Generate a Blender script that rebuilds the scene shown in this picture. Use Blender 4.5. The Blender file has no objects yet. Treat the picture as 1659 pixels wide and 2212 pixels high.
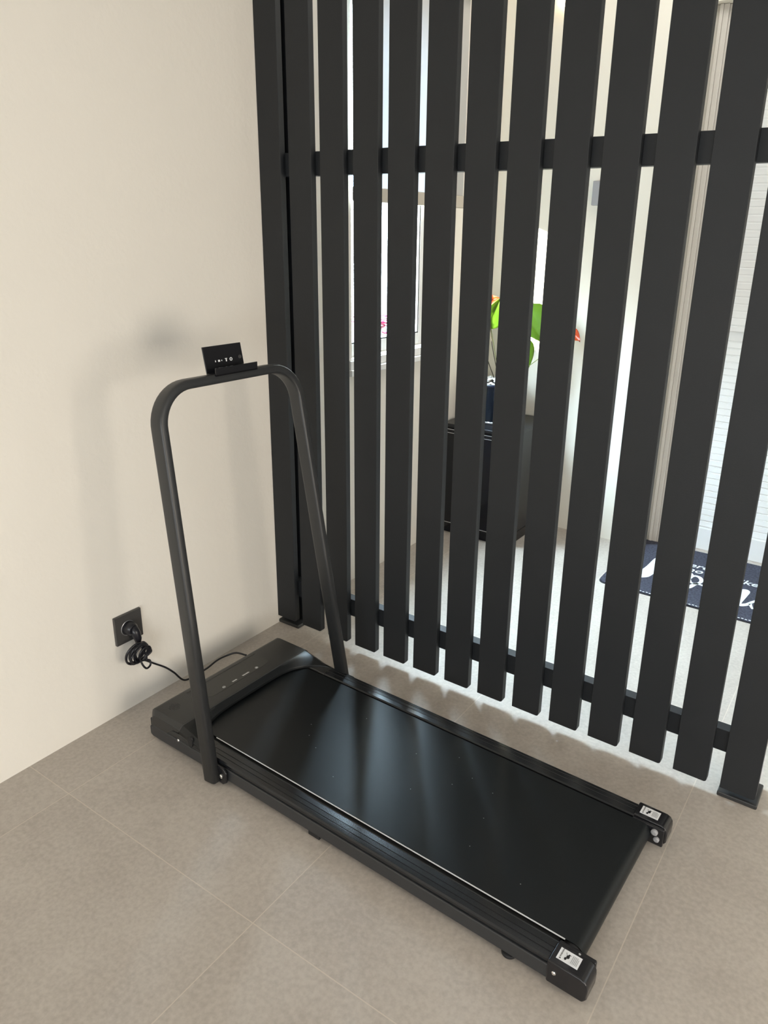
import bpy, bmesh, math, random
from mathutils import Vector, Matrix
random.seed(7)
S = bpy.context.scene
COL = S.collection
PI = math.pi

# ------------------------------------------------------------------ camera
W, H = 1659, 2212
CAM = Vector((1.60412, -1.63121, 1.27197))
YAW, PITCH, ROLL, FPX = -0.590178, 0.330736, 0.0190554, 1605.583
PPX, PPY = 875.88, 1050.17
fw = Vector((math.sin(YAW)*math.cos(PITCH), math.cos(YAW)*math.cos(PITCH), -math.sin(PITCH)))
rt = Vector((math.cos(YAW), -math.sin(YAW), 0))
up = rt.cross(fw)
rt, up = rt*math.cos(ROLL)+up*math.sin(ROLL), -rt*math.sin(ROLL)+up*math.cos(ROLL)
cd = bpy.data.cameras.new('camera')
cam = bpy.data.objects.new('camera', cd)
COL.objects.link(cam)
cam.matrix_world = Matrix(((rt.x, up.x, -fw.x, CAM.x), (rt.y, up.y, -fw.y, CAM.y), (rt.z, up.z, -fw.z, CAM.z), (0, 0, 0, 1)))
cd.sensor_fit = 'VERTICAL'
cd.sensor_height = 36.0
cd.sensor_width = 27.0
cd.lens = FPX/H*36.0
cd.shift_x = -(PPX-W/2)/H
cd.shift_y = (PPY-H/2)/H
cd.clip_start = 0.02
S.camera = cam

# ------------------------------------------------------------------ colour management
S.view_settings.view_transform = 'Standard'
S.view_settings.look = 'None'
S.view_settings.gamma = 1.0
S.view_settings.use_curve_mapping = False
S.view_settings.exposure = 0.0

# ------------------------------------------------------------------ world, sun, area lights
world = bpy.data.worlds.new('world')
S.world = world
world.use_nodes = True
nt = world.node_tree
nt.nodes.clear()
out = nt.nodes.new('ShaderNodeOutputWorld')
bg = nt.nodes.new('ShaderNodeBackground')
tc = nt.nodes.new('ShaderNodeTexCoord')
sx = nt.nodes.new('ShaderNodeSeparateXYZ')
rp = nt.nodes.new('ShaderNodeValToRGB')
rp.color_ramp.elements[0].position = 0.0
rp.color_ramp.elements[0].color = (1.0, 0.97, 0.92, 1)
rp.color_ramp.elements[1].position = 0.45
rp.color_ramp.elements[1].color = (0.66, 0.83, 1.0, 1)
nt.links.new(tc.outputs['Generated'], sx.inputs[0])
nt.links.new(sx.outputs['Z'], rp.inputs[0])
nt.links.new(rp.outputs[0], bg.inputs['Color'])
gr = nt.nodes.new('ShaderNodeMapRange')
gr.inputs['From Min'].default_value = 0.05
gr.inputs['From Max'].default_value = 0.65
gr.inputs['To Min'].default_value = 8.0
gr.inputs['To Max'].default_value = 150.0
gr.interpolation_type = 'SMOOTHSTEP'
nt.links.new(sx.outputs['Z'], gr.inputs['Value'])
nt.links.new(gr.outputs['Result'], bg.inputs['Strength'])
nt.links.new(bg.outputs[0], out.inputs['Surface'])

sd = bpy.data.lights.new('sun', 'SUN')
sd.energy = 44.0
sd.angle = math.radians(1.2)
sd.color = (1.0, 0.93, 0.80)
sun = bpy.data.objects.new('sun', sd)
COL.objects.link(sun)
sun_dir = Vector((0.48, 1.0, -0.355*0.48)).normalized()
sun.rotation_euler = sun_dir.to_track_quat('-Z', 'Y').to_euler()
sun.location = (-3, -3, 2)


def area(name, loc, aim, sx_, sy_, energy, color, portal=False):
    ld = bpy.data.lights.new(name, 'AREA')
    ld.shape = 'RECTANGLE'
    ld.size, ld.size_y = sx_, sy_
    ld.energy = energy
    ld.color = color
    o = bpy.data.objects.new(name, ld)
    COL.objects.link(o)
    o.location = loc
    o.rotation_euler = (Vector(aim)-Vector(loc)).to_track_quat('-Z', 'Z').to_euler()
    if portal:
        ld.cycles.is_portal = True
    return o


WIN = dict(y0=0.413, y1=0.985, z0=0.845, z1=1.98)
area('window_portal', (-0.112, (WIN['y0']+WIN['y1'])/2, (WIN['z0']+WIN['z1'])/2), (1, (WIN['y0']+WIN['y1'])/2, (WIN['z0']+WIN['z1'])/2), 0.49, 1.13, 10, (1, 1, 1), True)
# daylight of the big glazed front of the living room, off to the camera's right
area('daylight_terrace', (3.7, -0.95, 0.66), (0, -0.8, -0.3), 1.35, 1.1, 47, (1.0, 0.91, 0.79))
area('back_fill', (2.3, -4.2, 0.85), (0.8, -0.6, -0.9), 3.0, 1.4, 93, (0.90, 0.955, 1.0))  # unseen bluish fill lamp, added as ambient light from behind the camera
area('ceiling_bounce', (1.8, -1.8, 2.48), (1.8, -1.8, 0), 3.0, 3.0, 2, (0.92, 0.96, 1.0))
# the hall behind the screen: glazed side of the entrance on the right
area('daylight_hall', (3.6, 0.75, 1.3), (0, 0.75, 0.9), 1.1, 1.9, 7, (0.78, 0.90, 1.0))


area('hall_high_fill', (0.85, 0.80, 2.50), (0.75, 0.45, 0), 1.1, 0.7, 11, (1.0, 0.96, 0.90))  # unseen fill lamp added under the ceiling to brighten the hall floor


# ------------------------------------------------------------------ materials
def mat(name, col, rough=0.5, metal=0.0, spec=0.5, bump=0.0, bscale=200.0, vary=0.0, vscale=6.0, coat=0.0, trans=0.0, emis=None, col2=None):
    m = bpy.data.materials.new(name)
    m.use_nodes = True
    t = m.node_tree
    b = t.nodes['Principled BSDF']
    b.inputs['Base Color'].default_value = (*col, 1)
    b.inputs['Roughness'].default_value = rough
    b.inputs['Metallic'].default_value = metal
    b.inputs['Specular IOR Level'].default_value = spec
    b.inputs['Coat Weight'].default_value = coat
    b.inputs['Transmission Weight'].default_value = trans
    if emis:
        b.inputs['Emission Color'].default_value = (*emis[0], 1)
        b.inputs['Emission Strength'].default_value = emis[1]
    co = t.nodes.new('ShaderNodeTexCoord')
    if vary > 0 or col2:
        n = t.nodes.new('ShaderNodeTexNoise')
        n.inputs['Scale'].default_value = vscale
        n.inputs['Detail'].default_value = 5
        t.links.new(co.outputs['Object'], n.inputs['Vector'])
        r = t.nodes.new('ShaderNodeValToRGB')
        r.color_ramp.elements[0].position = 0.3
        r.color_ramp.elements[1].position = 0.7
        c2 = col2 if col2 else tuple(min(1, c*(1+vary)) for c in col)
        c1 = col if col2 else tuple(c*(1-vary) for c in col)
        r.color_ramp.elements[0].color = (*c1, 1)
        r.color_ramp.elements[1].color = (*c2, 1)
        t.links.new(n.outputs['Fac'], r.inputs[0])
        t.links.new(r.outputs[0], b.inputs['Base Color'])
    if bump > 0:
        n2 = t.nodes.new('ShaderNodeTexNoise')
        n2.inputs['Scale'].default_value = bscale
        n2.inputs['Detail'].default_value = 4
        t.links.new(co.outputs['Object'], n2.inputs['Vector'])
        bp = t.nodes.new('ShaderNodeBump')
        bp.inputs['Strength'].default_value = bump
        bp.inputs['Distance'].default_value = 0.002
        t.links.new(n2.outputs['Fac'], bp.inputs['Height'])
        t.links.new(bp.outputs[0], b.inputs['Normal'])
    return m


M = {}
M['wall'] = mat('plaster_warm_white', (0.80, 0.76, 0.69), 0.92, spec=0.2, bump=0.35, bscale=55, vary=0.012, vscale=2.2)
M['hallwall'] = mat('plaster_hall', (0.80, 0.78, 0.70), 0.9, spec=0.2, bump=0.25, bscale=55)
M['ceiling'] = mat('ceiling_white', (0.62, 0.61, 0.58), 0.9, spec=0.2, bump=0.1, bscale=50)
M['black_wood'] = mat('slat_black_satin', (0.0128, 0.0146, 0.0170), 0.55, spec=0.38, bump=0.12, bscale=260, vary=0.06, vscale=9)
M['powder'] = mat('powder_black_metal', (0.026, 0.027, 0.028), 0.38, spec=0.5, bump=0.08, bscale=700)
M['rail_grey'] = mat('frame_black_steel', (0.030, 0.031, 0.033), 0.36, spec=0.5, bump=0.05, bscale=700)
M['plastic'] = mat('black_moulded_plastic', (0.028, 0.028, 0.027), 0.42, spec=0.5, bump=0.2, bscale=1500)
M['plastic_gloss'] = mat('black_smooth_plastic', (0.011, 0.011, 0.013), 0.2, spec=0.5)
M['lip'] = mat('black_satin_lip', (0.0085, 0.0095, 0.010), 0.30, spec=0.4)
M['panel'] = mat('display_smoked_plastic', (0.030, 0.030, 0.027), 0.33, spec=0.5)
M['footrail'] = mat('foot_rail_plastic', (0.011, 0.012, 0.014), 0.27, spec=0.5)
M['belt'] = mat('running_belt_rubber', (0.0095, 0.0113, 0.0125), 0.35, spec=0.26, bump=0.06, bscale=900)
M['rubber'] = mat('black_rubber', (0.012, 0.012, 0.013), 0.6)
M['cord'] = mat('cord_black_vinyl', (0.010, 0.010, 0.014), 0.32)
M['chrome'] = mat('bright_steel', (0.85, 0.85, 0.85), 0.22, metal=1.0)
M['white_print'] = mat('white_print', (0.85, 0.85, 0.85), 0.5)
M['grey_print'] = mat('grey_print', (0.35, 0.35, 0.35), 0.5)
M['sticker'] = mat('white_sticker', (0.82, 0.83, 0.85), 0.4)
M['white_edge'] = mat('belt_edge_white', (0.75, 0.76, 0.76), 0.5)
M['socket'] = mat('socket_anthracite', (0.055, 0.052, 0.050), 0.4, spec=0.5)
M['pvc'] = mat('white_window_frame', (0.80, 0.80, 0.80), 0.35)
M['gasket'] = mat('grey_gasket', (0.05, 0.05, 0.05), 0.6)
M['sill'] = mat('sill_white_stone', (0.62, 0.60, 0.57), 0.4)
M['sill_light'] = mat('sill_white_edge', (0.85, 0.84, 0.83), 0.4)
M['cab'] = mat('cabinet_black', (0.008, 0.009, 0.012), 0.33, spec=0.4)
M['cab_door'] = mat('cabinet_gloss_door', (0.003, 0.004, 0.008), 0.12, spec=0.35)
M['silver'] = mat('silver_line', (0.55, 0.56, 0.58), 0.3, metal=0.8)
M['pot'] = mat('pot_dark_blue_glaze', (0.006, 0.011, 0.026), 0.25, spec=0.6)
M['pebble'] = mat('white_pebble', (0.85, 0.84, 0.82), 0.6, vary=0.08, vscale=40)
M['leaf'] = mat('leaf_green', (0.090, 0.20, 0.012), 0.38, vary=0.25, vscale=30)
M['stem'] = mat('stem_green', (0.16, 0.20, 0.04), 0.5)
M['stem_dark'] = mat('stem_brown', (0.04, 0.03, 0.015), 0.6)
M['spathe'] = mat('spathe_red_orange', (0.42, 0.02, 0.015), 0.35, col2=(0.70, 0.13, 0.02), vscale=22)
M['spadix'] = mat('spadix_cream', (0.8, 0.6, 0.25), 0.6)
M['mat'] = mat('doormat_grey_pile', (0.060, 0.063, 0.085), 0.95, spec=0.1, bump=0.6, bscale=500, vary=0.35, vscale=120)
M['mat_white'] = mat('doormat_white_print', (0.72, 0.76, 0.78), 0.9, spec=0.1)
M['door_white'] = mat('door_white_panel', (0.74, 0.75, 0.74), 0.4, vary=0.02, vscale=3)
M['door_frame'] = mat('door_frame_white', (0.62, 0.60, 0.56), 0.4)
M['box_grey'] = mat('intercom_grey', (0.30, 0.30, 0.31), 0.5)
M['hem'] = mat('blind_hem_beige', (0.50, 0.45, 0.38), 0.6)
M['outside_white'] = mat('outside_white_render', (0.80, 0.80, 0.80), 0.9)
M['outside_grey'] = mat('outside_grey_blue', (0.20, 0.24, 0.30), 0.8)
M['outside_floor'] = mat('terrace_stone', (0.14, 0.135, 0.13), 0.9, vary=0.1, vscale=3)
M['pink'] = mat('petal_pink', (0.16, 0.006, 0.028), 0.6)
M['lamp_metal'] = mat('lamp_white_metal', (0.8, 0.8, 0.8), 0.4)
M['lamp_glow'] = mat('lamp_glow', (1, 0.9, 0.75), 0.5, emis=((1.0, 0.82, 0.58), 6.0))

# leaf lets light through
for k in ('leaf', 'spathe', 'pink'):
    t = M[k].node_tree
    b = t.nodes['Principled BSDF']
    tr = t.nodes.new('ShaderNodeBsdfTranslucent')
    mx = t.nodes.new('ShaderNodeMixShader')
    mx.inputs[0].default_value = 0.45
    tr.inputs['Color'].default_value = {'leaf': (0.42, 0.56, 0.04, 1), 'spathe': (0.55, 0.06, 0.015, 1), 'pink': (0.09, 0.004, 0.02, 1)}[k]
    t.links.new(b.outputs[0], mx.inputs[1])
    t.links.new(tr.outputs[0], mx.inputs[2])
    t.links.new(mx.outputs[0], t.nodes['Material Output'].inputs['Surface'])

# fabric of the roller blind: thin, lets daylight through
mb = bpy.data.materials.new('blind_fabric')
mb.use_nodes = True
t = mb.node_tree
b = t.nodes['Principled BSDF']
b.inputs['Base Color'].default_value = (0.82, 0.80, 0.76, 1)
b.inputs['Roughness'].default_value = 0.9
tr = t.nodes.new('ShaderNodeBsdfTranslucent')
tr.inputs['Color'].default_value = (0.40, 0.42, 0.45, 1)
mx = t.nodes.new('ShaderNodeMixShader')
mx.inputs[0].default_value = 0.5
t.links.new(b.outputs[0], mx.inputs[1])
t.links.new(tr.outputs[0], mx.inputs[2])
t.links.new(mx.outputs[0], t.nodes['Material Output'].inputs['Surface'])
M['blind'] = mb

# window glass
mg = bpy.data.materials.new('window_glass')
mg.use_nodes = True
t = mg.node_tree
t.nodes.clear()
o_ = t.nodes.new('ShaderNodeOutputMaterial')
tp = t.nodes.new('ShaderNodeBsdfTransparent')
tp.inputs['Color'].default_value = (0.93, 0.96, 0.95, 1)
gl = t.nodes.new('ShaderNodeBsdfGlossy')
gl.inputs['Roughness'].default_value = 0.02
mx = t.nodes.new('ShaderNodeMixShader')
mx.inputs[0].default_value = 0.06
t.links.new(tp.outputs[0], mx.inputs[1])
t.links.new(gl.outputs[0], mx.inputs[2])
t.links.new(mx.outputs[0], o_.inputs['Surface'])
M['glass'] = mg


# floor tiles, 0.605 x 1.2 m
def floor_material():
    m = bpy.data.materials.new('floor_porcelain_tile')
    m.use_nodes = True
    t = m.node_tree
    L = t.links.new
    b = t.nodes['Principled BSDF']
    geo = t.nodes.new('ShaderNodeNewGeometry')
    sp = t.nodes.new('ShaderNodeSeparateXYZ')
    L(geo.outputs['Position'], sp.inputs[0])

    def math_(op, a, bb=None):
        n = t.nodes.new('ShaderNodeMath')
        n.operation = op
        for i, v in enumerate((a, bb)):
            if v is None:
                continue
            if isinstance(v, (int, float)):
                n.inputs[i].default_value = v
            else:
                L(v, n.inputs[i])
        return n.outputs[0]
    ds = []
    cells = []
    for ax, off, per in (('X', 0.164, 0.605), ('Y', -0.886, 1.2)):
        s_ = math_('DIVIDE', math_('SUBTRACT', sp.outputs[ax], off-per*20), per)
        fr = math_('FRACT', s_)
        cells.append(math_('FLOOR', s_))
        d = math_('MULTIPLY', math_('MINIMUM', fr, math_('SUBTRACT', 1.0, fr)), per)
        ds.append(d)
    dmin = math_('MINIMUM', ds[0], ds[1])
    grout = math_('LESS_THAN', dmin, 0.0011)
    comb = t.nodes.new('ShaderNodeCombineXYZ')
    L(cells[0], comb.inputs[0])
    L(cells[1], comb.inputs[1])
    wn = t.nodes.new('ShaderNodeTexWhiteNoise')
    wn.noise_dimensions = '3D'
    L(comb.outputs[0], wn.inputs['Vector'])
    off = t.nodes.new('ShaderNodeVectorMath')
    off.operation = 'MULTIPLY_ADD'
    L(wn.outputs['Color'], off.inputs[0])
    off.inputs[1].default_value = (9, 9, 9)
    L(geo.outputs['Position'], off.inputs[2])
    n1 = t.nodes.new('ShaderNodeTexNoise')
    n1.inputs['Scale'].default_value = 5
    n1.inputs['Detail'].default_value = 8
    n1.inputs['Roughness'].default_value = 0.62
    L(off.outputs[0], n1.inputs['Vector'])
    n2 = t.nodes.new('ShaderNodeTexNoise')
    n2.inputs['Scale'].default_value = 110
    n2.inputs['Detail'].default_value = 4
    L(off.outputs[0], n2.inputs['Vector'])
    mixn = math_('ADD', math_('MULTIPLY', n1.outputs['Fac'], 0.48), math_('MULTIPLY', n2.outputs['Fac'], 0.52))
    r = t.nodes.new('ShaderNodeValToRGB')
    r.color_ramp.elements[0].position = 0.38
    r.color_ramp.elements[0].color = (0.415, 0.370, 0.325, 1)
    r.color_ramp.elements[1].position = 0.62
    r.color_ramp.elements[1].color = (0.515, 0.468, 0.415, 1)
    L(mixn, r.inputs[0])
    mc = t.nodes.new('ShaderNodeMix')
    mc.data_type = 'RGBA'
    L(math_('MULTIPLY', grout, 0.75), mc.inputs[0])
    L(r.outputs[0], mc.inputs[6])
    mc.inputs[7].default_value = (0.62, 0.55, 0.47, 1)
    L(mc.outputs[2], b.inputs['Base Color'])
    b.inputs['Roughness'].default_value = 0.52
    b.inputs['Specular IOR Level'].default_value = 0.4
    bp = t.nodes.new('ShaderNodeBump')
    bp.inputs['Strength'].default_value = 0.12
    bp.inputs['Distance'].default_value = 0.001
    L(n2.outputs['Fac'], bp.inputs['Height'])
    L(bp.outputs[0], b.inputs['Normal'])
    return m


M['floor'] = floor_material()


# ------------------------------------------------------------------ mesh helpers
def obj(name, bm, m, parent=None, smooth=False, bevel=0.0, seg=2):
    bmesh.ops.recalc_face_normals(bm, faces=bm.faces)
    me = bpy.data.meshes.new(name)
    bm.to_mesh(me)
    bm.free()
    if smooth:
        me.polygons.foreach_set('use_smooth', [True]*len(me.polygons))
    for mm in (m if isinstance(m, (list, tuple)) else [m]):
        me.materials.append(mm)
    o = bpy.data.objects.new(name, me)
    COL.objects.link(o)
    if parent:
        o.parent = parent
    if bevel > 0:
        md = o.modifiers.new('bevel', 'BEVEL')
        md.width = bevel
        md.segments = seg
        md.limit_method = 'ANGLE'
        md.angle_limit = math.radians(35)
        me.polygons.foreach_set('use_smooth', [True]*len(me.polygons))
        md.harden_normals = True
    return o


def box(bm, x0, x1, y0, y1, z0, z1, f=None):
    vs = [Vector((x, y, z)) for x in (x0, x1) for y in (y0, y1) for z in (z0, z1)]
    if f:
        vs = [f(v) for v in vs]
    v = [bm.verts.new(p) for p in vs]
    for q in ((0, 1, 3, 2), (4, 6, 7, 5), (0, 4, 5, 1), (2, 3, 7, 6), (0, 2, 6, 4), (1, 5, 7, 3)):
        bm.faces.new([v[i] for i in q])
    return bm


def B(*a, f=None):
    return box(bmesh.new(), *a, f=f)


def prism(bm, pts, z0, z1, f=lambda a, b, c: Vector((a, b, c))):
    n = len(pts)
    lo = [bm.verts.new(f(p[0], p[1], z0)) for p in pts]
    hi = [bm.verts.new(f(p[0], p[1], z1)) for p in pts]
    bm.faces.new(lo[::-1])
    bm.faces.new(hi)
    for i in range(n):
        bm.faces.new((lo[i], lo[(i+1) % n], hi[(i+1) % n], hi[i]))
    return bm


def lathe(bm, prof, c=(0, 0, 0), n=32, axis='Z', cap=True):
    rings = []
    c = Vector(c)
    for r, z in prof:
        ring = []
        for i in range(n):
            a = 2*PI*i/n
            if axis == 'Z':
                p = Vector((r*math.cos(a), r*math.sin(a), z))
            elif axis == 'Y':
                p = Vector((r*math.cos(a), z, r*math.sin(a)))
            else:
                p = Vector((z, r*math.cos(a), r*math.sin(a)))
            ring.append(bm.verts.new(c+p))
        rings.append(ring)
    for a, b_ in zip(rings, rings[1:]):
        for i in range(n):
            bm.faces.new((a[i], a[(i+1) % n], b_[(i+1) % n], b_[i]))
    if cap:
        bm.faces.new(rings[0][::-1])
        bm.faces.new(rings[-1])
    return bm


def tube(bm, pts, r, n=10, closed=False, rr=None):
    pts = [Vector(p) for p in pts]
    N = len(pts)
    rings = []
    prev = None
    for i, p in enumerate(pts):
        a = pts[i-1] if (i > 0 or closed) else p
        b_ = pts[(i+1) % N] if (i < N-1 or closed) else p
        t_ = (b_-a).normalized()
        if prev is None:
            ref = Vector((0, 0, 1)) if abs(t_.z) < 0.9 else Vector((1, 0, 0))
            nn = (ref-t_*ref.dot(t_)).normalized()
        else:
            nn = (prev-t_*prev.dot(t_)).normalized()
        prev = nn
        bb = t_.cross(nn)
        rad = rr[i] if rr else r
        rings.append([bm.verts.new(p+(nn*math.cos(2*PI*k/n)+bb*math.sin(2*PI*k/n))*rad) for k in range(n)])
    M_ = N if closed else N-1
    for i in range(M_):
        a, b_ = rings[i], rings[(i+1) % N]
        for k in range(n):
            bm.faces.new((a[k], a[(k+1) % n], b_[(k+1) % n], b_[k]))
    if not closed:
        bm.faces.new(rings[0][::-1])
        bm.faces.new(rings[-1])
    return bm


def spline(P, per=10):
    P = [Vector(p) for p in P]
    Q = [P[0]*2-P[1]]+P+[P[-1]*2-P[-2]]
    out_ = []
    for i in range(1, len(Q)-2):
        a, b_, c, d = Q[i-1], Q[i], Q[i+1], Q[i+2]
        for k in range(per):
            u = k/per
            out_.append(0.5*((2*b_)+(c-a)*u+(2*a-5*b_+4*c-d)*u*u+(3*b_-a-3*c+d)*u**3))
    out_.append(P[-1])
    return out_


def empty(name, loc=(0, 0, 0), rz=0.0):
    o = bpy.data.objects.new(name, None)
    o.empty_display_size = 0.1
    o.location = loc
    o.rotation_euler = (0, 0, rz)
    COL.objects.link(o)
    return o


def tag(o, label, cat, group=None, kind=None):
    o['label'] = label
    o['category'] = cat
    if group:
        o['group'] = group
    if kind:
        o['kind'] = kind
    return o


def struct(o):
    o['kind'] = 'structure'
    return o


def text_bm(s, size, depth=0.0004, shear=0.0, bold=0.0):
    cu = bpy.data.curves.new('txt', 'FONT')
    cu.body = s
    cu.size = size
    cu.shear = shear
    cu.offset = bold
    cu.extrude = depth
    cu.resolution_u = 3
    o = bpy.data.objects.new('txt', cu)
    COL.objects.link(o)
    dg = bpy.context.evaluated_depsgraph_get()
    me = bpy.data.meshes.new_from_object(o.evaluated_get(dg))
    bm = bmesh.new()
    bm.from_mesh(me)
    bpy.data.objects.remove(o)
    bpy.data.curves.remove(cu)
    bpy.data.meshes.remove(me)
    return bm


def place(bm, origin, ex, ey, ez):
    o, ex, ey, ez = Vector(origin), Vector(ex), Vector(ey), Vector(ez)
    for v in bm.verts:
        v.co = o+ex*v.co.x+ey*v.co.y+ez*v.co.z
    return bm


def merge(dst, src):
    me = bpy.data.meshes.new('tmp')
    src.to_mesh(me)
    src.free()
    dst.from_mesh(me)
    bpy.data.meshes.remove(me)
    return dst


# ------------------------------------------------------------------ room shell
YF, XR, YB, ZC = 1.39, 4.3, -4.5, 2.55
struct(obj('floor', B(-0.15, XR+.1, YB-.1, 1.75, -0.08, 0.0), M['floor']))
struct(obj('ceiling', B(-0.15, XR+.1, YB-.1, 1.75, ZC, ZC+.1), M['ceiling']))
w = WIN
bm = bmesh.new()
box(bm, -0.2, 0, YB-.1, w['y0'], 0, ZC)
box(bm, -0.2, 0, w['y1'], 1.75, 0, ZC)
box(bm, -0.2, 0, w['y0'], w['y1'], 0, w['z0'])
box(bm, -0.2, 0, w['y0'], w['y1'], w['z1'], ZC)
bmesh.ops.remove_doubles(bm, verts=bm.verts, dist=1e-5)
struct(obj('wall_left', bm, M['wall']))
bm = bmesh.new()
box(bm, 0, 0.795, YF, 1.75, 0, ZC)
box(bm, 0.795, 1.95, YF+.05, 1.75, 2.045, ZC)
box(bm, 1.95, XR, YF, 1.75, 0, ZC)
struct(obj('wall_far', bm, M['hallwall']))
struct(obj('wall_right', B(XR, XR+.1, YB-.1, 1.75, 0, ZC), M['wall']))
struct(obj('wall_back', B(-0.1, XR, YB-.1, YB, 0, ZC), M['wall']))

# window in the hall's left wall
win = struct(empty('window_1', (0, 0, 0)))
bm = bmesh.new()
fx0, fx1 = -0.10, -0.032
ft = 0.012
fr_ = 0.103
box(bm, fx0, fx1, w['y0'], w['y0']+ft, w['z0'], w['z1'])
box(bm, fx0, fx1, w['y1']-fr_, w['y1'], w['z0'], w['z1'])
box(bm, fx0, fx1, w['y0']+ft, w['y1']-fr_, w['z0'], w['z0']+0.045)
box(bm, fx0, fx1, w['y0']+ft, w['y1']-fr_, w['z1']-0.05, w['z1'])
obj('window_frame', bm, M['pvc'], win, bevel=0.002)
bm = bmesh.new()
box(bm, fx1-.008, fx1-.002, w['y1']-fr_-.006, w['y1']-fr_, w['z0']+.045, w['z1']-.05)
box(bm, fx1-.008, fx1-.002, w['y0']+ft, w['y1']-fr_-.006, w['z0']+.045, w['z0']+.050)
obj('gasket', bm, M['gasket'], win)
obj('window_pane', B(-0.075, -0.071, w['y0']+ft, w['y1']-fr_, w['z0']+.045, w['z1']-.05), M['glass'], win)
bm = bmesh.new()
box(bm, 0.0005, 0.024, w['y0']-.03, w['y1']+.03, 0.790, 0.812)
box(bm, 0.0005, 0.012, w['y0']-.02, w['y1']+.02, 0.812, 0.842)
obj('window_sill', bm, M['sill_light'], win, bevel=0.003)

# entrance door, far right of the hall
dr = struct(empty('door_1', (0.795, 1.50, 0)))
def frame_profile(bm, x0, sgn):
    steps = [(0, .020, 0.0), (.020, .032, -.010), (.032, .050, -.004), (.050, .062, .006)]
    for a, b_, dy in steps:
        xa, xb = sorted((x0+sgn*a, x0+sgn*b_))
        box(bm, xa, xb, -0.02+dy, 0.049, 0, 2.044)
bm = bmesh.new()
frame_profile(bm, 0.0, 1)
frame_profile(bm, 1.155, -1)
box(bm, 0.0625, 1.0925, -0.018, .048, 1.985, 2.044)
obj('door_frame', bm, M['door_frame'], dr, bevel=0.002)
bm = bmesh.new()
box(bm, 0.064, 1.09, 0.012, .05, 0.005, 0.10)
box(bm, 0.064, 1.09, 0.012, .05, 0.925, 0.945)
box(bm, 0.064, 0.10, 0.012, .05, 0.10, 1.98)
box(bm, 1.05, 1.09, 0.012, .05, 0.10, 1.98)
box(bm, 0.10, 1.05, 0.012, .05, 1.9, 1.98)
obj('door_leaf', bm, M['door_white'], dr, bevel=0.002)
def ribs(z0, z1, pitch, amp):
    bm = bmesh.new()
    n = int((z1-z0)/pitch)
    pr = []
    for i in range(n):
        z = z0+i*pitch
        pr += [(0.026+amp, z), (0.026+amp, z+.003), (0.026, z+.005), (0.0265, z+pitch-.0015)]
    pr.append((0.026, z1))
    L_ = [bm.verts.new((0.10, y, z)) for y, z in pr]
    R_ = [bm.verts.new((1.05, y, z)) for y, z in pr]
    for i in range(len(pr)-1):
        bm.faces.new((L_[i], R_[i], R_[i+1], L_[i+1]))
    bl = [bm.verts.new((0.10, .045, z0)), bm.verts.new((1.05, .045, z0)), bm.verts.new((1.05, .045, z1)), bm.verts.new((0.10, .045, z1))]
    bm.faces.new(bl)
    return bm
obj('ribbed_panel', ribs(0.10, 0.925, 0.027, 0.004), M['door_white'], dr)
obj('ribbed_panel', ribs(0.945, 1.90, 0.027, 0.0015), M['door_white'], dr)
bm = bmesh.new()
lathe(bm, [(0.011, 0), (0.011, -0.045)], (1.03, 0.012, 1.02), 16, 'Y')
box(bm, 0.92, 1.04, -0.042, -0.028, 1.01, 1.03)
obj('door_handle', bm, M['chrome'], dr, bevel=0.002)

# ------------------------------------------------------------------ outside the window
terr = struct(obj('terrace_floor', B(-9, -0.2, -4, 9, -0.3, -0.02), M['outside_floor']))
tag(obj('garden_wall', B(-5.2, -5.0, -1, 9, -0.02, 0.95), M['outside_white']), 'low white rendered garden wall across the terrace outside the window', 'garden wall')
bh = empty('neighbour_house', (-8.5, 6.5, -0.02))
tag(bh, 'pale house beyond the garden wall seen through the window', 'house')
obj('wall', B(-1.5, 1.5, -4, 4, 0, 1.9), M['outside_white'], bh)
obj('roof', prism(bmesh.new(), [(-1.7, 1.9), (1.7, 1.9), (0.0, 2.5)], -4.2, 4.2, lambda a, b, c: Vector((a, c, b))), M['outside_grey'], bh)
for yy in (-2.6, -0.4, 1.8):
    wf = obj('house_window', B(1.5, 1.53, yy-.6, yy+.6, 0.9, 1.5), M['outside_grey'], bh)

# flowering plant outside by the sill
pf = empty('flowering_shrub', (-0.62, 1.44, -0.02))
tag(pf, 'pink flowering shrub standing outside just beyond the window pane', 'shrub')
bm = bmesh.new()
rnd = random.Random(3)
for i in range(9):
    a = rnd.uniform(0, 2*PI)
    tube(bm, spline([(0, 0, 0), (.03*math.cos(a), .03*math.sin(a), .4), (.10*math.cos(a), .10*math.sin(a), .74+rnd.uniform(0, .06))], 5), .004, 5)
obj('stem', bm, M['stem'], pf)
bm = bmesh.new()
for i in range(90):
    a, r_ = rnd.uniform(0, 2*PI), rnd.uniform(.01, .15)
    c = Vector((r_*math.cos(a), r_*math.sin(a), rnd.uniform(.76, .90)))
    for k in range(5):
        d = Vector((math.cos(a+k*2*PI/5), math.sin(a+k*2*PI/5), rnd.uniform(.1, .5))).normalized()
        s_ = d.cross(Vector((0, 0, 1))).normalized()*.009
        v = [bm.verts.new(c), bm.verts.new(c+d*.016+s_*1.6), bm.verts.new(c+d*.032), bm.verts.new(c+d*.016-s_*1.6)]
        bm.faces.new(v)
obj('blossom', bm, M['pink'], pf)
bm = bmesh.new()
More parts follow.
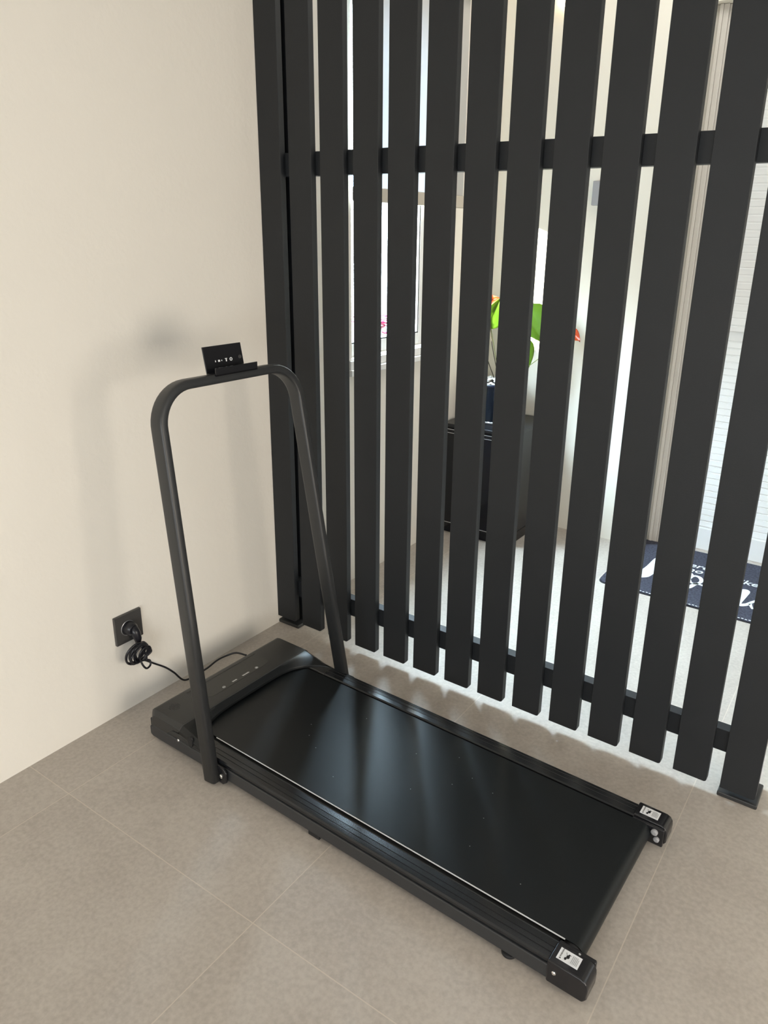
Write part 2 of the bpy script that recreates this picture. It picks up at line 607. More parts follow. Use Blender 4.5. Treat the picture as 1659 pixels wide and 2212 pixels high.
for i in range(70):
    a, r_ = rnd.uniform(0, 2*PI), rnd.uniform(.01, .13)
    c = Vector((r_*math.cos(a), r_*math.sin(a), rnd.uniform(.25, .76)))
    d = Vector((math.cos(a), math.sin(a), rnd.uniform(-.2, .6))).normalized()
    s_ = d.cross(Vector((0, 0, 1))).normalized()*.012
    bm.faces.new([bm.verts.new(c), bm.verts.new(c+d*.02+s_), bm.verts.new(c+d*.045), bm.verts.new(c+d*.02-s_)])
obj('foliage', bm, M['leaf'], pf)

# ------------------------------------------------------------------ roller blind
rb = empty('roller_blind', (0.03, 0.74, 1.36))
tag(rb, 'cream roller blind half lowered over the hall window, beige hem bar', 'blind')
obj('blind_fabric', B(-.0008, .0008, -.345, .345, 0.045, 0.72), M['blind'], rb)
obj('hem_bar', B(-.010, .012, -.347, .347, 0, 0.045), M['hem'], rb, bevel=0.004)
bm = bmesh.new()
box(bm, -.03, .035, -.36, .36, .715, .79)
obj('cassette', bm, M['pvc'], rb, bevel=0.008)

# ------------------------------------------------------------------ slatted screen
P_, SW, ST = 0.11, 0.0794, 0.02
ZT = 2.54
scr = empty('slatted_screen', (0, 0, 0))
tag(scr, 'tall black screen of upright slats standing behind the treadmill', 'room divider')
X0 = -0.0014+0.002
for k in range(14):
    x0 = X0+k*P_
    c = 0.006
    pts = [(0, .0271+.001), (SW-c, .0271), (SW-c*.3, .0271+c*.3), (SW, .0271+c), (SW, ZT), (0, ZT)]
    o = obj('slat', prism(bmesh.new(), [(x0+a, b) for a, b in pts], 0.0, ST, lambda a, b, c_: Vector((a, c_, b))), M['black_wood'], scr, bevel=0.0012)
for z0, z1 in ((0.1141, 0.1718), (1.4079, 1.468)):
    obj('rail', B(X0+.03, X0+13*P_+SW-.01, ST, ST+.0301, z0, z1), M['black_wood'], scr, bevel=0.001)
for px_ in (X0+0.008, X0+13*P_+0.008):
    po = obj('post', B(px_, px_+.064, ST+.0301, ST+.0301+.04, 0.012, ZT), M['black_wood'], scr, bevel=0.001)
    bm = bmesh.new()
    prism(bm, [(px_-.012, .004), (px_+.078, .004), (px_+.078, .094), (px_-.012, .094)], 0, .012)
    obj('foot', bm, M['powder'], po, bevel=0.003)

# ------------------------------------------------------------------ treadmill
TH = -0.028
tm = empty('walking_treadmill', (0.148, -0.640, 0), TH)
tag(tm, 'flat black walking treadmill with an upright handrail on the tiled floor', 'treadmill')
WD, LE = 0.472, 1.213
for s in (0, 1):
    v0, v1 = (-.001, .020) if s == 0 else (WD-.020, WD+.001)
    o = obj('side_beam', B(0.012, 1.15, v0, v1, 0.012, 0.044), M['rail_grey'], tm, bevel=0.003)
    # foot rail with shallow grooves
    prof = [(.003, .044), (.001, .050), (.001, .055), (.004, .058), (.012, .0585), (.0125, .0575), (.015, .0575), (.0155, .0585),
            (.024, .0587), (.0245, .0577), (.027, .0577), (.0275, .0587), (.040, .0585), (.044, .0565), (.045, .052), (.045, .044)]
    if s:
        prof = [(WD-a, b) for a, b in prof][::-1]
    bm = prism(bmesh.new(), prof, 0.17, 1.14, lambda a, b, c: Vector((c, a, b)))
    obj('foot_rail', bm, M['footrail'], tm)
obj('deck_board', B(0.10, 1.135, .046, WD-.046, 0.020, 0.050), M['rubber'], tm)
# belt, closed loop round two rollers
def belt_loop(u0, u1, zc, r, n=14):
    pts = []
    for i in range(n+1):
        a = PI/2-PI*i/n
        pts.append((u1+r*math.cos(a), zc+r*math.sin(a)))
    for i in range(n+1):
        a = -PI/2-PI*i/n
        pts.append((u0+r*math.cos(a), zc+r*math.sin(a)))
    return pts
bm = bmesh.new()
v0, v1 = .0555, WD-.0500
o_ = belt_loop(.075, 1.160, .0355, .0225)
i_ = belt_loop(.075, 1.160, .0355, .0207)
n = len(o_)
A = [[bm.verts.new((p[0], v, p[1])) for p in L_] for L_, v in ((o_, v0), (o_, v1), (i_, v0), (i_, v1))]
for i in range(n):
    j = (i+1) % n
    bm.faces.new((A[0][i], A[0][j], A[1][j], A[1][i]))
    bm.faces.new((A[2][i], A[3][i], A[3][j], A[2][j]))
    bm.faces.new((A[0][i], A[2][i], A[2][j], A[0][j]))
    bm.faces.new((A[1][i], A[1][j], A[3][j], A[3][i]))
belt = obj('running_belt', bm, M['belt'], tm, smooth=True, bevel=0.0006, seg=1)
e = obj('belt_edge', B(0.20, 1.145, .0535, .0553, .0560, .0576), M['white_edge'], belt)
e['label'] = 'thin white belt edge'
bm = bmesh.new()
rnd = random.Random(9)
for i in range(14):
    uu_, vv_ = rnd.uniform(.35, 1.1), rnd.uniform(.09, .38)
    lathe(bm, [(.0011, 0), (.0007, .0003)], (uu_, vv_, .0580), 7)
q = obj('dust_specks', bm, M['grey_print'], belt)
q['kind'] = 'stuff'
bm = bmesh.new()
lathe(bm, [(.0200, .048), (.0200, WD-.048)], (1.160, 0, .0355), 24, 'Y')
obj('roller', bm, M['rubber'], tm, smooth=False)

# rear end caps with warning stickers
for s in (0, 1):
    sg = (lambda v: v) if s == 0 else (lambda v: WD-v)
    pr = [(1.137, .010), (1.137, .061), (1.200, .0605), (1.208, .057), (1.213, .049), (1.214, .040), (1.2135, .020), (1.207, .010)]
    bm = bmesh.new()
    prism(bm, pr, -.005 if s == 0 else WD-.041, .041 if s == 0 else WD+.005, lambda a, b, c: Vector((a, c, b)))
    cap = obj('end_cap', bm, M['plastic_gloss'], tm, bevel=0.004, seg=3)
    # inner lip
    a_, b_ = sorted((sg(.041), sg(.050)))
    obj('cap_lip', B(1.138, 1.2095, a_, b_, .012, .0575), M['plastic_gloss'], cap, bevel=0.003)
    # sticker
    va, vb = (.008, .033) if s == 0 else (WD-.030, WD-.005)
    st = obj('warning_sticker', B(1.148, 1.188, va, vb, .0606, .0612), M['sticker'], cap, bevel=0.0)
    st['label'] = 'white warning sticker'
    zz = .0614
    bm = text_bm('WARNING', .0042, .00005)
    place(bm, (1.1548, va+.0062, zz), (0, 1, 0), (-1, 0, 0), (0, 0, 1))
    tri = prism(bmesh.new(), [(1.1550, va+.0022), (1.1550, va+.0052), (1.1518, va+.0037)], zz-.0001, zz+.0001)
    merge(bm, tri)
    # pictogram: figure caught at the belt
    for cx_, cy_, rx, ry in ((1.1655, va+.0130, .0030, .0040), (1.1625, va+.0075, .0022, .0030), (1.1665, va+.0175, .0016, .0016)):
        prism(bm, [(cx_+rx*math.cos(a*PI/5), cy_+ry*math.sin(a*PI/5)) for a in range(10)], zz-.0001, zz+.0001)
    tube(bm, [(1.1600, va+.0200, zz), (1.1635, va+.0150, zz), (1.1700, va+.0185, zz)], .0004, 4)
    obj('warning_print', bm, M['plastic_gloss'], st)
    bm = bmesh.new()
    for i in range(5):
        box(bm, 1.1730+i*.0026, 1.1740+i*.0026, va+.004, va+.021-.003*(i == 4), zz-.0001, zz+.0001)
    obj('small_print', bm, M['grey_print'], st)
    if s == 0:
        bm = lathe(bmesh.new(), [(.0042, 0), (.0042, -.0015), (.0025, -.003)], (1.152, -.005, .040), 14, 'Y')
        o = obj('bolt', bm, M['chrome'], cap)
        o['label'] = 'bright steel bolt head'
        bm = lathe(bmesh.new(), [(.0022, 0), (.0022, .0012)], (1.180, .0385, .0605), 12)
        obj('screw', bm, M['chrome'], cap)
    else:
        # open side shows the light roller bearing block
        bm = bmesh.new()
        lathe(bm, [(.0075, 0), (.0075, -.004), (.004, -.006)], (1.190, WD-.050, .046), 14, 'Y')
        lathe(bm, [(.0065, 0), (.0065, -.004), (.004, -.006)], (1.196, WD-.050, .030), 14, 'Y')
        o = obj('tension_screw', bm, M['box_grey'], cap)

# head cover (motor hood)
def lipu(s):
    return .137+.096*abs(s)**5
bm = bmesh.new()
NV = 40
grid = []
for i in range(NV+1):
    s = -1+2*i/NV
    v = WD/2+s*WD/2
    # soft rounding of the plan outline at both ends
    e = max(0.0, abs(s)-.955)/.045
    dz = .010*(1-math.sqrt(max(0, 1-e*e)))
    du = .014*(1-math.sqrt(max(0, 1-e*e)))
    ul = lipu(s)
    zl = .071-.011*abs(s)**4
    prof = [(du, .036), (du, .070-dz), (.003+du, .079-dz), (.009+du, .0845-dz), (.018+du, .0865-dz), (.060, .0865-dz), (.116, .0862-dz), (.124, .0852-dz),
            (.1252, .082-dz), (.120, .066), (.100, .064), (.06, .036)]
    grid.append([bm.verts.new((a, v, b)) for a, b in prof])
K = len(grid[0])
for i in range(NV):
    for k in range(K):
        k2 = (k+1) % K
        bm.faces.new((grid[i][k], grid[i+1][k], grid[i+1][k2], grid[i][k2]))
bm.faces.new(grid[0][::-1])
bm.faces.new(grid[-1])
hood = obj('motor_cover', bm, M['plastic'], tm, bevel=0.0015)
bm = bmesh.new()
grid = []
for i in range(NV+1):
    s = -1+2*i/NV
    v = WD/2+s*(WD/2-.0006)
    e = max(0.0, abs(s)-.955)/.045
    dz = .010*(1-math.sqrt(max(0, 1-e*e)))+.0012
    ul = lipu(s)
    zl = .071-.011*abs(s)**4
    prof = [(.1225, .0848-dz), (.1245, .0846-dz), (.1245+(ul-.1245)*.35, .0843-dz-(.0852-zl)*.30), (.1245+(ul-.1245)*.72, .0843-dz-(.0852-zl)*.68), (ul, zl-dz*.5), (ul+.0008, zl-.007-dz*.3), (ul-.010, zl-.009), (.1225, .062)]
    grid.append([bm.verts.new((a, v, b)) for a, b in prof])
K = len(grid[0])
for i in range(NV):
    for k in range(K):
        k2 = (k+1) % K
        bm.faces.new((grid[i][k], grid[i+1][k], grid[i+1][k2], grid[i][k2]))
bm.faces.new(grid[0][::-1])
bm.faces.new(grid[-1])
obj('cover_lip', bm, M['lip'], hood, bevel=0.001)
# cheeks: fill the hood's ends down to the beam
for s in (0, 1):
    a_, b_ = (0.0, .046) if s == 0 else (WD-.046, WD)
    pr = [(.003, .036), (.003, .060), (.20, .060), (.228, .0585), (.236, .050), (.236, .036)]
    bm = prism(bmesh.new(), pr, a_+.0015, b_-.0015, lambda a, b, c: Vector((a, c, b)))
    obj('side_cheek', bm, M['plastic'], hood, bevel=0.003)
bm = prism(bmesh.new(), [(.0005, .012), (.0005, .0365), (.262, .0365), (.262, .012), (.05, .007), (.01, .007)], -.0006, WD+.0006, lambda a, b, c: Vector((a, c, b)))
obj('base_tray', bm, M['rail_grey'], tm, bevel=0.004)
# display window, icons, speaker grille
dp = [(.030, .128), (.034, .118), (.082, .128), (.090, .135), (.092, .150), (.090, .332), (.086, .345), (.078, .352), (.036, .352), (.030, .344)]
bm = prism(bmesh.new(), dp, .0862, .0869)
disp = obj('display_panel', bm, M['panel'], hood, bevel=0.0002, seg=1)
disp['label'] = 'smoked control display'
obj('display_groove', B(.0235, .0250, .105, .352, .0863, .0868), M['plastic_gloss'], hood)
for vv, wd, tl in ((.184, .008, 3), (.223, .016, 1), (.264, .024, 2), (.304, .009, 4)):
    bm = bmesh.new()
    if tl in (3, 4):
        ring = [(.0825+.0038*math.cos(a*PI/8), vv+.0042*math.sin(a*PI/8), .0871) for a in range(16)]
        tube(bm, ring, .0004, 4, closed=True)
        box(bm, .0818, .0832, vv-.002, vv+.002, .0869, .0872)
        if tl == 4:
            box(bm, .0805, .0845, vv-.0007, vv+.0007, .0869, .0872)
    else:
        box(bm, .0815, .0833, vv-wd/2, vv+wd/2, .0869, .0872)
        for k in range(int(wd/.004)):
            box(bm, .079, .0805, vv-wd/2+k*.004, vv-wd/2+k*.004+.0018, .0869, .0871)
    o = obj('icon', bm, M['white_print'], disp)
bm = bmesh.new()
for i in range(-3, 4):
    for j in range(-3, 4):
        if i*i+j*j <= 10:
            lathe(bm, [(.0013, 0), (.0013, .0006)], (.049+i*.0045, .047+j*.0045, .0862), 8)
obj('speaker_grille', bm, M['plastic_gloss'], hood)
bm = lathe(bmesh.new(), [(.0042, 0), (.0042, -.0015), (.0025, -.003)], (.118, .0012, .043), 14, 'Y')
o = obj('bolt', bm, M['chrome'], hood)
o['label'] = 'bright steel bolt head'
bm = bmesh.new()
prism(bm, [(.166+.009*math.cos(a*PI/6), .061+.016*math.sin(a*PI/6)) for a in range(12)], -.0008, .004, lambda a, b, c: Vector((a, c, b)))
obj('dark_gap_patch', bm, M['rubber'], hood)  # solid black oval standing in for the dark gap beside the handrail arm

# handrail: flattened oval tube bent into an upside-down U, leaning towards the head
U0, KL = 0.262, -0.14
ln = math.sqrt(1+KL*KL)
ez_ = Vector((KL, 0, 1))/ln          # up in the frame plane
en = Vector((1, 0, -KL))/ln          # normal of the frame plane
def fp(v, z):
    return Vector((U0+KL*z, v, z))
ZB = 0.940
path = []
R_ = .088
nb, fb = [-.016, .012], [.476, .440]
path.append((nb[0], .006))
path.append((nb[0]+(nb[1]-nb[0])*.5, (ZB-R_)/2))
path.append((nb[1], ZB-R_))
for i in range(1, 13):
    a = PI-i*(PI/2)/12
    path.append((nb[1]+R_+R_*math.cos(a), ZB-R_+R_*math.sin(a)))
for i in range(0, 13):
    a = PI/2-i*(PI/2)/12
    path.append((fb[1]-R_+R_*math.cos(a), ZB-R_+R_*math.sin(a)))
path.append((fb[0]+(fb[1]-fb[0])*.5, (ZB-R_)/2))
path.append((fb[0], .020))
pp = [fp(*q) for q in path]
a2, b2 = .0205, .0115   # half sizes: across the frame plane / in the plane
sec = []
NS = 24
for k in range(NS):
    a = 2*PI*k/NS
    c_, s_ = math.cos(a), math.sin(a)
    ex = 2/4.2
    sec.append((a2*math.copysign(abs(c_)**ex, c_), b2*math.copysign(abs(s_)**ex, s_)))
bm = bmesh.new()
rings = []
for i, p in enumerate(pp):
    t_ = (pp[min(i+1, len(pp)-1)]-pp[max(i-1, 0)]).normalized()
    side = en.cross(t_).normalized()
    rings.append([bm.verts.new(p+en*x+side*y) for x, y in sec])
for a, b_ in zip(rings, rings[1:]):
    for k in range(NS):
        bm.faces.new((a[k], a[(k+1) % NS], b_[(k+1) % NS], b_[k]))
bm.faces.new(rings[0][::-1])
bm.faces.new(rings[-1])
hr = obj('handrail', bm, M['powder'], tm, smooth=True)
# hinge brackets
for s in (0, 1):
    vv = (-.0095, -.0035) if s == 0 else (WD+.003, WD+.009)
    pr = [(.268, .006), (.292, .003), (.304, .012), (.306, .040), (.296, .050), (.262, .050)]
    bm = prism(bmesh.new(), pr, vv[0], vv[1], lambda a, b, c: Vector((a, c, b)))
    o = obj('hinge_bracket', bm, M['plastic_gloss'], hr, bevel=0.002)
    vb = vv[0] if s == 0 else vv[1]
    sgn = -1 if s == 0 else 1
    bm = lathe(bmesh.new(), [(.0060, 0), (.0060, sgn*.002), (.0035, sgn*.0038)], (.288, vb, .026), 16, 'Y')
    q = obj('bolt', bm, M['chrome'], o)
# rubber feet
for u_, v_ in ((1.057, .013), (1.057, WD-.013), (.20, .03), (.20, WD-.03)):
    bm = lathe(bmesh.new(), [(.014, 0), (.0155, .002), (.0155, .007), (.011, .009), (.006, .010), (.006, .014)], (u_, v_, 0), 24)
    obj('rubber_foot', bm, M['rubber'], tm, smooth=False, bevel=0.0008)
for v_ in (.0, WD-.02):
    obj('foot_block', B(.560, .592, v_+.001, v_+.02, .001, .013), M['rubber'], tm, bevel=0.001)

# device holder clamped on the bar
hd = obj('holder_ledge', bmesh.new(), M['plastic_gloss'], tm)
bm = bmesh.new()
tz = Vector((U0+KL*ZB, 0, ZB))
hv0, hv1 = .169, .297
uu = U0+KL*ZB
box(bm, uu-.012, uu+.021, hv0, hv1, ZB+.0095, ZB+.0125)          # base plate
box(bm, uu+.018, uu+.021, hv0, hv1, ZB+.0095, ZB+.0280)          # front lip
bmesh.ops.recalc_face_normals(bm, faces=bm.faces)
bm.to_mesh(hd.data)
bm.free()
hd.name = 'device_holder'
bk0, bk1 = Vector((uu-.010, 0, ZB+.0105)), Vector((uu-.022, 0, ZB+.0715))
bm = bmesh.new()
dd = (bk1-bk0).normalized()
nn = Vector((dd.z, 0, -dd.x))
def bf(v):   # local: x thickness, y along the bar, z up the plate
    return bk0+nn*v.x+Vector((0, v.y, 0))+dd*v.z
box(bm, -.003, 0, hv0, hv1-.012, 0, (bk1-bk0).length, f=bf)
bp_ = obj('back_plate', bm, M['plastic_gloss'], hd, bevel=0.0008)
bm = bmesh.new()
marks = [(.030, .0022, .004), (.039, .0055, .0045), (.049, .0018, .003), (.062, .003, .0075)]
for vo, wv, hz in marks:
    box(bm, 0, .0004, hv0+vo, hv0+vo+wv, .0265-hz/2, .0265+hz/2, f=bf)
box(bm, 0, .0004, hv0+.0600, hv0+.067, .0290, .0303, f=bf)
ringp = [bf(Vector((.0003, hv0+.078+.0032*math.cos(a*PI/6), .0265+.0032*math.sin(a*PI/6)))) for a in range(12)]
tube(bm, ringp, .0011, 5, closed=True)
o = obj('lettering', bm, M['white_print'], bp_)
bm = bmesh.new()
c0 = bf(Vector((.001, hv0+.106, .0265)))
for k in range(1):
    ringp = [bf(Vector((.0006, hv0+.106+.004*math.cos(a*PI/6), .0290+.004*math.sin(a*PI/6)))) for a in range(12)]
    f_ = bm.faces.new([bm.verts.new(q) for q in ringp])
    tube(bm, ringp, .0008, 5, closed=True)
obj('rubber_pad', bm, M['socket'], bp_)
obj('clamp', B(uu-.014, uu+.014, hv0+.045, hv1-.045, ZB+.0085, ZB+.0097), M['plastic_gloss'], hd)

# ------------------------------------------------------------------ wall socket and power cord
so = empty('wall_socket', (0.0, -.574, .249))
tag(so, 'square anthracite wall socket low on the cream wall beside the treadmill', 'socket')
h_ = .0415
obj('cover_plate', B(0, .009, -h_, h_, -h_, h_), M['socket'], so, bevel=0.0015)
bm = bmesh.new()
ring = [(.0095, -.004+.0205*math.cos(a*PI/16), .0205*math.sin(a*PI/16)) for a in range(32)]
tube(bm, ring, .0010, 6, closed=True)
q = obj('socket_ring', bm, M['silver'], so)
q['label'] = 'pale ring round the socket well'
pc = empty('power_cord', (0.0, -.574, .249))
tag(pc, 'black power cord bunched in coils under the socket, running to the treadmill', 'power cord')
bm = bmesh.new()
lathe(bm, [(.0188, .0095), (.0190, .018), (.0175, .028), (.012, .034)], (0, -.004, .002), 24, 'X')
plug = obj('plug', bm, M['cord'], pc, smooth=False, bevel=0.001)
bm = bmesh.new()
tube(bm, [(.022, -.001, .006), (.030, .003, -.012), (.033, .006, -.030), (.034, .006, -.046)], .01, 12, rr=[.0135, .0130, .0105, .0060])
obj('plug_sleeve', bm, M['cord'], plug, smooth=True)
rnd = random.Random(11)
bm = bmesh.new()
cc = Vector((.042, -.002, -.068))
pts = [(.034, .006, -.044), (.036, .008, -.055)]
loops = [(.000, -.010, .030, 0.2), (.004, .006, .024, 1.0), (-.006, .004, .028, 2.1), (.006, -.002, .026, 3.0), (-.003, .010, .022, 4.2), (.002, .000, .029, 5.0), (.004, .016, .020, 5.8), (.0, -.014, .027, .9)]
for dx, dy, r_, ph in loops:
    tilt = rnd.uniform(-.5, .5)
    for k in range(0, 9):
        a = ph+k*2*PI/9
        pts.append((cc.x+dx+r_*.28*math.sin(a+tilt), cc.y+dy+r_*.98*math.cos(a), cc.z+dy*-.4+r_*1.08*math.sin(a)))
cable = obj('cable', tube(bmesh.new(), spline(pts, 6), .0028, 8), M['cord'], pc, smooth=True)
# small lower loop, then the free run behind the rail to the head of the treadmill
run = [(.042, .000, -.090), (.047, .004, -.108), (.047, .014, -.121), (.043, .029, -.119), (.040, .030, -.106), (.037, .018, -.101), (.034, .030, -.112), (.033, .050, -.130), (.032, .084, -.160), (.032, .110, -.190), (.036, .142, -.2315), (.048, .182, -.226), (.058, .210, -.218), (.066, .242, -.205), (.078, .268, -.198), (.100, .288, -.190), (.135, .296, -.190)]
obj('cable_run', tube(bmesh.new(), spline(run, 8), .0028, 8), M['cord'], pc, smooth=True)

# ------------------------------------------------------------------ black cabinet in the hall corner
cb = empty('cabinet', (0.010, 1.036, 0))
tag(cb, 'small black cabinet in the hall corner with a silver-edged glossy door', 'cabinet')
cw, ch, cdp = .333, .500, .350
bm = bmesh.new()
box(bm, 0, cw, .004, cdp, .045, ch-.012)
obj('cabinet_body', bm, M['cab'], cb, bevel=0.002)
obj('plinth', B(.0, cw, .008, cdp, 0, .044), M['cab_door'], cb, bevel=0.001)
obj('cabinet_top', B(-.002, cw+.004, -.006, cdp, ch-.012, ch), M['cab'], cb, bevel=0.0015)
dr_ = obj('cabinet_door', B(.006, cw-.006, -.008, .003, .052, ch-.022), M['cab_door'], cb, bevel=0.001)
bm = bmesh.new()
box(bm, .0085, .0115, -.0095, -.008, .052, ch-.022)
box(bm, .0115, cw-.006, -.0095, -.008, .052, .0545)
box(bm, .0115, cw-.006, -.0095, -.008, ch-.0245, ch-.022)
box(bm, .0115, cw-.006, -.0095, -.008, ch-.0400, ch-.0380)
o = obj('door_trim', bm, M['silver'], dr_)
o['label'] = 'thin silver door trim'

# ------------------------------------------------------------------ potted anthurium on the cabinet
pl = empty('potted_anthurium', (.170, 1.205, .5005))
tag(pl, 'potted plant with big green leaves and red spathes on the black cabinet', 'potted plant')
bm = bmesh.new()
n = 96
prof = [(.070, 0), (.082, .002), (.084, .008), (.086, .010), (.101, .156), (.107, .161), (.109, .171), (.105, .173), (.101, .163), (.097, .159)]
rings = []
for r_, z in prof:
    rg = []
    for i in range(n):
        rr_ = r_+(.0022*math.cos(i*2*PI/n*32) if .012 < z < .160 or (z == .010) else 0)
        rg.append(bm.verts.new((rr_*math.cos(2*PI*i/n), rr_*math.sin(2*PI*i/n), z)))
    rings.append(rg)
for a, b_ in zip(rings, rings[1:]):
    for i in range(n):
        bm.faces.new((a[i], a[(i+1) % n], b_[(i+1) % n], b_[i]))
bm.faces.new(rings[0][::-1])
bm.faces.new(rings[-1])
obj('pot', bm, M['pot'], pl, smooth=True)
bm = lathe(bmesh.new(), [(.0845, .0), (.0875, .003), (.0875, .007), (.0850, .0095)], (0, 0, 0), 48)
o = obj('pot_rim_highlight', bm, M['silver'], pl)  # silver ring imitates the white highlight along the pot's base rim
bm = bmesh.new()
rnd = random.Random(5)
for i in range(130):
    a, r_ = rnd.uniform(0, 2*PI), math.sqrt(rnd.random())*.094
    z = .163+.020*(1-(r_/.1)**2)+rnd.uniform(-.003, .004)
    s_ = rnd.uniform(.007, .011)
    mtx = Matrix.Translation((r_*math.cos(a), r_*math.sin(a), z)) @ Matrix.Rotation(rnd.uniform(0, 3), 4, 'Z') @ Matrix.Diagonal((s_, s_*.75, s_*.6, 1))
    bmesh.ops.create_icosphere(bm, subdivisions=1, radius=1, matrix=mtx)
o = obj('pebbles', bm, M['pebble'], pl, smooth=True)
o['kind'] = 'stuff'


def heart(bm, base, tip_dir, normal, L_, W_, droop=.15, cup=.12, n=10):
    """Heart-shaped blade: base point where the stalk joins, direction of the tip, upper-face normal."""
    d = Vector(tip_dir).normalized()
    nn_ = Vector(normal)
    nn_ = (nn_-d*nn_.dot(d)).normalized()
    s_ = d.cross(nn_)
    rows = []
    for i in range(n+1):
        t_ = i/n
        x = -.22+1.22*t_
        wv = W_*.5*math.sin(PI*min(1, (t_*1.0)**.62))**.8*(1.0-.15*t_)
        if i == 0:
            wv = W_*.12
        if i == n:
            wv = .0004
        row = []
        for k in range(-4, 5):
            q = k/4
            notch = -.10*(1-abs(q))*(-1 if i == 0 else 0)
            px_ = (x+(.16*(1-abs(q))*max(0, 1-t_*6)))*L_
            z = -droop*L_*t_*t_+cup*W_*(abs(q)**1.3)*(1-t_*.5)-.006*(1 if k == 0 else 0)
            row.append(bm.verts.new(Vector(base)+d*px_+s_*(q*wv)+nn_*z))
        rows.append(row)
    for a, b_ in zip(rows, rows[1:]):
        for k in range(8):
            bm.faces.new((a[k], a[k+1], b_[k+1], b_[k]))
    return bm


def stalk(name, p0, p1, bow, m, r_=.0022):
    p0, p1 = Vector(p0), Vector(p1)
    mid = (p0+p1)/2+Vector(bow)
    return obj(name, tube(bmesh.new(), spline([p0, mid, p1], 8), r_, 6), m, pl, smooth=True)


# (blade base, tip direction, face normal, length, width) in the pot's own frame
leaves = [((-.055, .0, .415), (.25, -.10, .42), (.7, -.7, .25), .115, .10),
          ((.105, .03, .455), (.55, -.30, -.42), (.45, -.70, .50), .165, .165),
          ((.098, .0, .335), (.25, -.15, -.80), (.50, -.72, .25), .125, .105),
          ((-.10, .02, .355), (-.5, -.3, .25), (.3, -.6, .7), .10, .085),
          ((.03, .10, .40), (.1, .6, .1), (.2, -.3, .9), .11, .10)]
for i, (bpt, td, nm, L_, W_) in enumerate(leaves):
    st_ = stalk('leaf_stalk', (.012*math.cos(i*1.7), .012*math.sin(i*1.7), .15), bpt, (bpt[0]*.25, bpt[1]*.2, .03), M['stem_dark'] if i in (0, 3) else M['stem'])
    lf = obj('leaf', heart(bmesh.new(), bpt, td, nm, L_, W_), M['leaf'], pl, smooth=True)
    md = lf.modifiers.new('th', 'SOLIDIFY')
    md.thickness = .0006
flowers = [((.302, -.005, .402), (.75, -.25, -.30), (.45, -.70, .55), .062, .064),
           ((-.070, .0, .500), (.15, .0, .05), (.5, -.8, .3), .055, .050),
           ((.03, -.03, .225), (.3, -.3, .3), (.5, -.6, .5), .016, .012)]
for i, (bpt, td, nm, L_, W_) in enumerate(flowers):
    stalk('flower_stalk', (.01, .01*i, .15), bpt, (bpt[0]*.2, 0, .04), M['stem'], .0015)
    fl = obj('spathe' if i < 2 else 'young_leaf', heart(bmesh.new(), bpt, td, nm, L_, W_, .1, .10), M['spathe'] if i < 2 else M['leaf'], pl, smooth=True)
    md = fl.modifiers.new('th', 'SOLIDIFY')
    md.thickness = .0006
    if i < 2:
        q0 = Vector(bpt)+Vector(nm).normalized()*.004
        obj('spadix', tube(bmesh.new(), [q0, q0+Vector(nm).normalized()*.012+Vector(td).normalized()*.006, q0+Vector(nm).normalized()*.024+Vector(td).normalized()*.010], .003, 8, rr=[.003, .0027, .0014]), M['spadix'], fl, smooth=True)

# ------------------------------------------------------------------ doormat
dm = empty('doormat', (.775, .952, 0))
tag(dm, 'dark grey doormat with white lettering in front of the hall door', 'doormat')
MW, MH = .76, .525
def rrect(w_, h__, r_, n=6):
    pts_ = []
    for cx_, cy_, a0 in ((w_-r_, h__-r_, 0), (r_, h__-r_, PI/2), (r_, r_, PI), (w_-r_, r_, 3*PI/2)):
        for k in range(n+1):
            a = a0+k*PI/2/n
            pts_.append((cx_+r_*math.cos(a), cy_+r_*math.sin(a)))
    return pts_
obj('backing', prism(bmesh.new(), rrect(MW, MH, .03), 0, .002), M['rubber'], dm)
bm = prism(bmesh.new(), [(a+.002, b+.002) for a, b in rrect(MW-.004, MH-.004, .03)], .0015, .008)
obj('pile', bm, M['mat'], dm, bevel=0.0015)
ZM = .0081
def blob(bm, pts_, z=ZM):
    sp_ = []
    P3 = [Vector((a, b, z)) for a, b in pts_]
    N = len(P3)
    for i in range(N):
        a, b_, c, d = P3[i-1], P3[i], P3[(i+1) % N], P3[(i+2) % N]
        for k in range(5):
            u = k/5
            sp_.append(0.5*((2*b_)+(c-a)*u+(2*a-5*b_+4*c-d)*u*u+(3*b_-a-3*c+d)*u**3))
    lo = [bm.verts.new(q) for q in sp_]
    hi = [bm.verts.new(q+Vector((0, 0, .0008))) for q in sp_]
    bm.faces.new(lo[::-1])
    bm.faces.new(hi)
    for i in range(len(lo)):
        j = (i+1) % len(lo)
        bm.faces.new((lo[i], lo[j], hi[j], hi[i]))
def stroke(bm, pts_, ws, z=ZM):
    P3 = spline([(a, b, z) for a, b in pts_], 8)
    n_ = len(P3)
    rows = []
    for i, p in enumerate(P3):
        t_ = (P3[min(i+1, n_-1)]-P3[max(i-1, 0)]).normalized()
        s_ = Vector((-t_.y, t_.x, 0))
        u = i/(n_-1)*(len(ws)-1)
        k = min(int(u), len(ws)-2)
        wv = ws[k]+(ws[k+1]-ws[k])*(u-k)
        rows.append([bm.verts.new(p+s_*wv/2), bm.verts.new(p-s_*wv/2), bm.verts.new(p-s_*wv/2+Vector((0, 0, .0009))), bm.verts.new(p+s_*wv/2+Vector((0, 0, .0009)))])
    for a, b_ in zip(rows, rows[1:]):
        for k in range(4):
            bm.faces.new((a[k], b_[k], b_[(k+1) % 4], a[(k+1) % 4]))
    bm.faces.new(rows[0][::-1])
    bm.faces.new(rows[-1])
def piece(fn, *a):
    bm = bmesh.new()
    fn(bm, *a)
    return obj('script_letter', bm, M['mat_white'], dm)
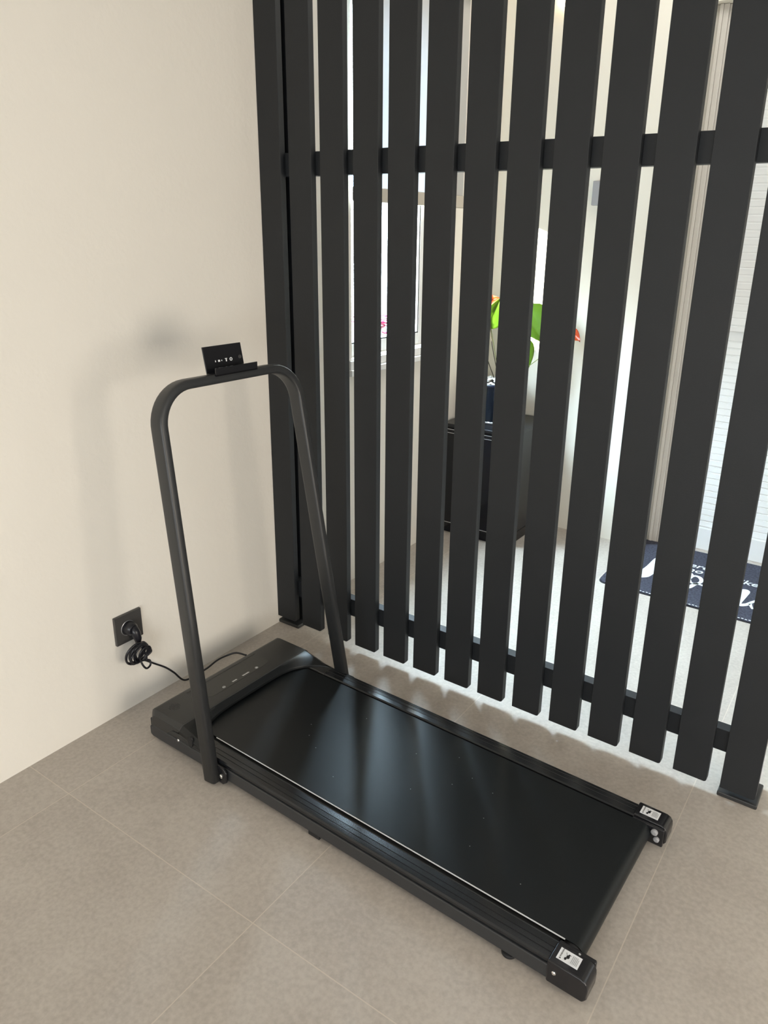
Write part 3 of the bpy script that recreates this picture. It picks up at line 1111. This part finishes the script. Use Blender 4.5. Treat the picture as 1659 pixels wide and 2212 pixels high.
piece(blob, [(.085, .150), (.100, .182), (.112, .200), (.118, .250), (.124, .345), (.150, .330), (.165, .240), (.158, .160), (.143, .132), (.118, .121)])
piece(blob, [(.245, .235), (.262, .276), (.282, .284), (.297, .264), (.298, .240), (.291, .212), (.282, .187), (.268, .168), (.250, .180)])
piece(stroke, [(.286, .225), (.300, .262), (.322, .258), (.334, .225), (.323, .192), (.303, .195), (.291, .222)], [.010, .012, .016, .014, .010, .010, .010])
piece(stroke, [(.278, .108), (.294, .132), (.309, .150), (.321, .190), (.333, .196), (.352, .190)], [.008, .014, .018, .016, .012, .008])
piece(blob, [(.478, .098), (.462, .150), (.463, .223), (.478, .250), (.495, .257), (.508, .242), (.506, .203), (.500, .140), (.498, .108)])
piece(stroke, [(.478, .108), (.500, .112), (.518, .130), (.530, .160), (.545, .190)], [.012, .020, .016, .012, .008])
piece(stroke, [(.527, .140), (.533, .122), (.541, .104)], [.012, .010, .008])
for s_, x_, y_, sz in (("there's", .206, .345, .058), ('no', .258, .297, .058), ('like', .442, .303, .058)):
    bm = text_bm(s_, sz, .0003, 0.0, .0006)
    place(bm, (x_, y_, ZM+.0003), (1.0, 0.0, 0), (0.22, 1.0, 0), (0, 0, 1))
    obj('lettering', bm, M['mat_white'], dm)
bm = bmesh.new()
for i in range(58):
    box(bm, .03+i*.012, .037+i*.012, .0045+.002*(i % 2), .0085+.002*(i % 2), .0075, ZM+.0003)
obj('stitching', bm, M['mat_white'], dm)

# ------------------------------------------------------------------ small grey unit on the far wall, wall lamp
ib = obj('wall_intercom', B(.449, .575, YF-.022, YF, 1.380, 1.470), M['box_grey'], bevel=0.003)
tag(ib, 'light grey intercom box mounted on the far hall wall', 'intercom')
lp = empty('wall_lamp', (.262, YF, 2.08))
tag(lp, 'slim glowing wall lamp high on the far hall wall', 'lamp')
obj('lamp_bracket', B(-.006, .022, -.020, 0, .06, .14), M['lamp_metal'], lp, bevel=0.002)
obj('lamp_tube', B(-.008, .024, -.045, -.018, 0, .26), M['lamp_glow'], lp, bevel=0.004)
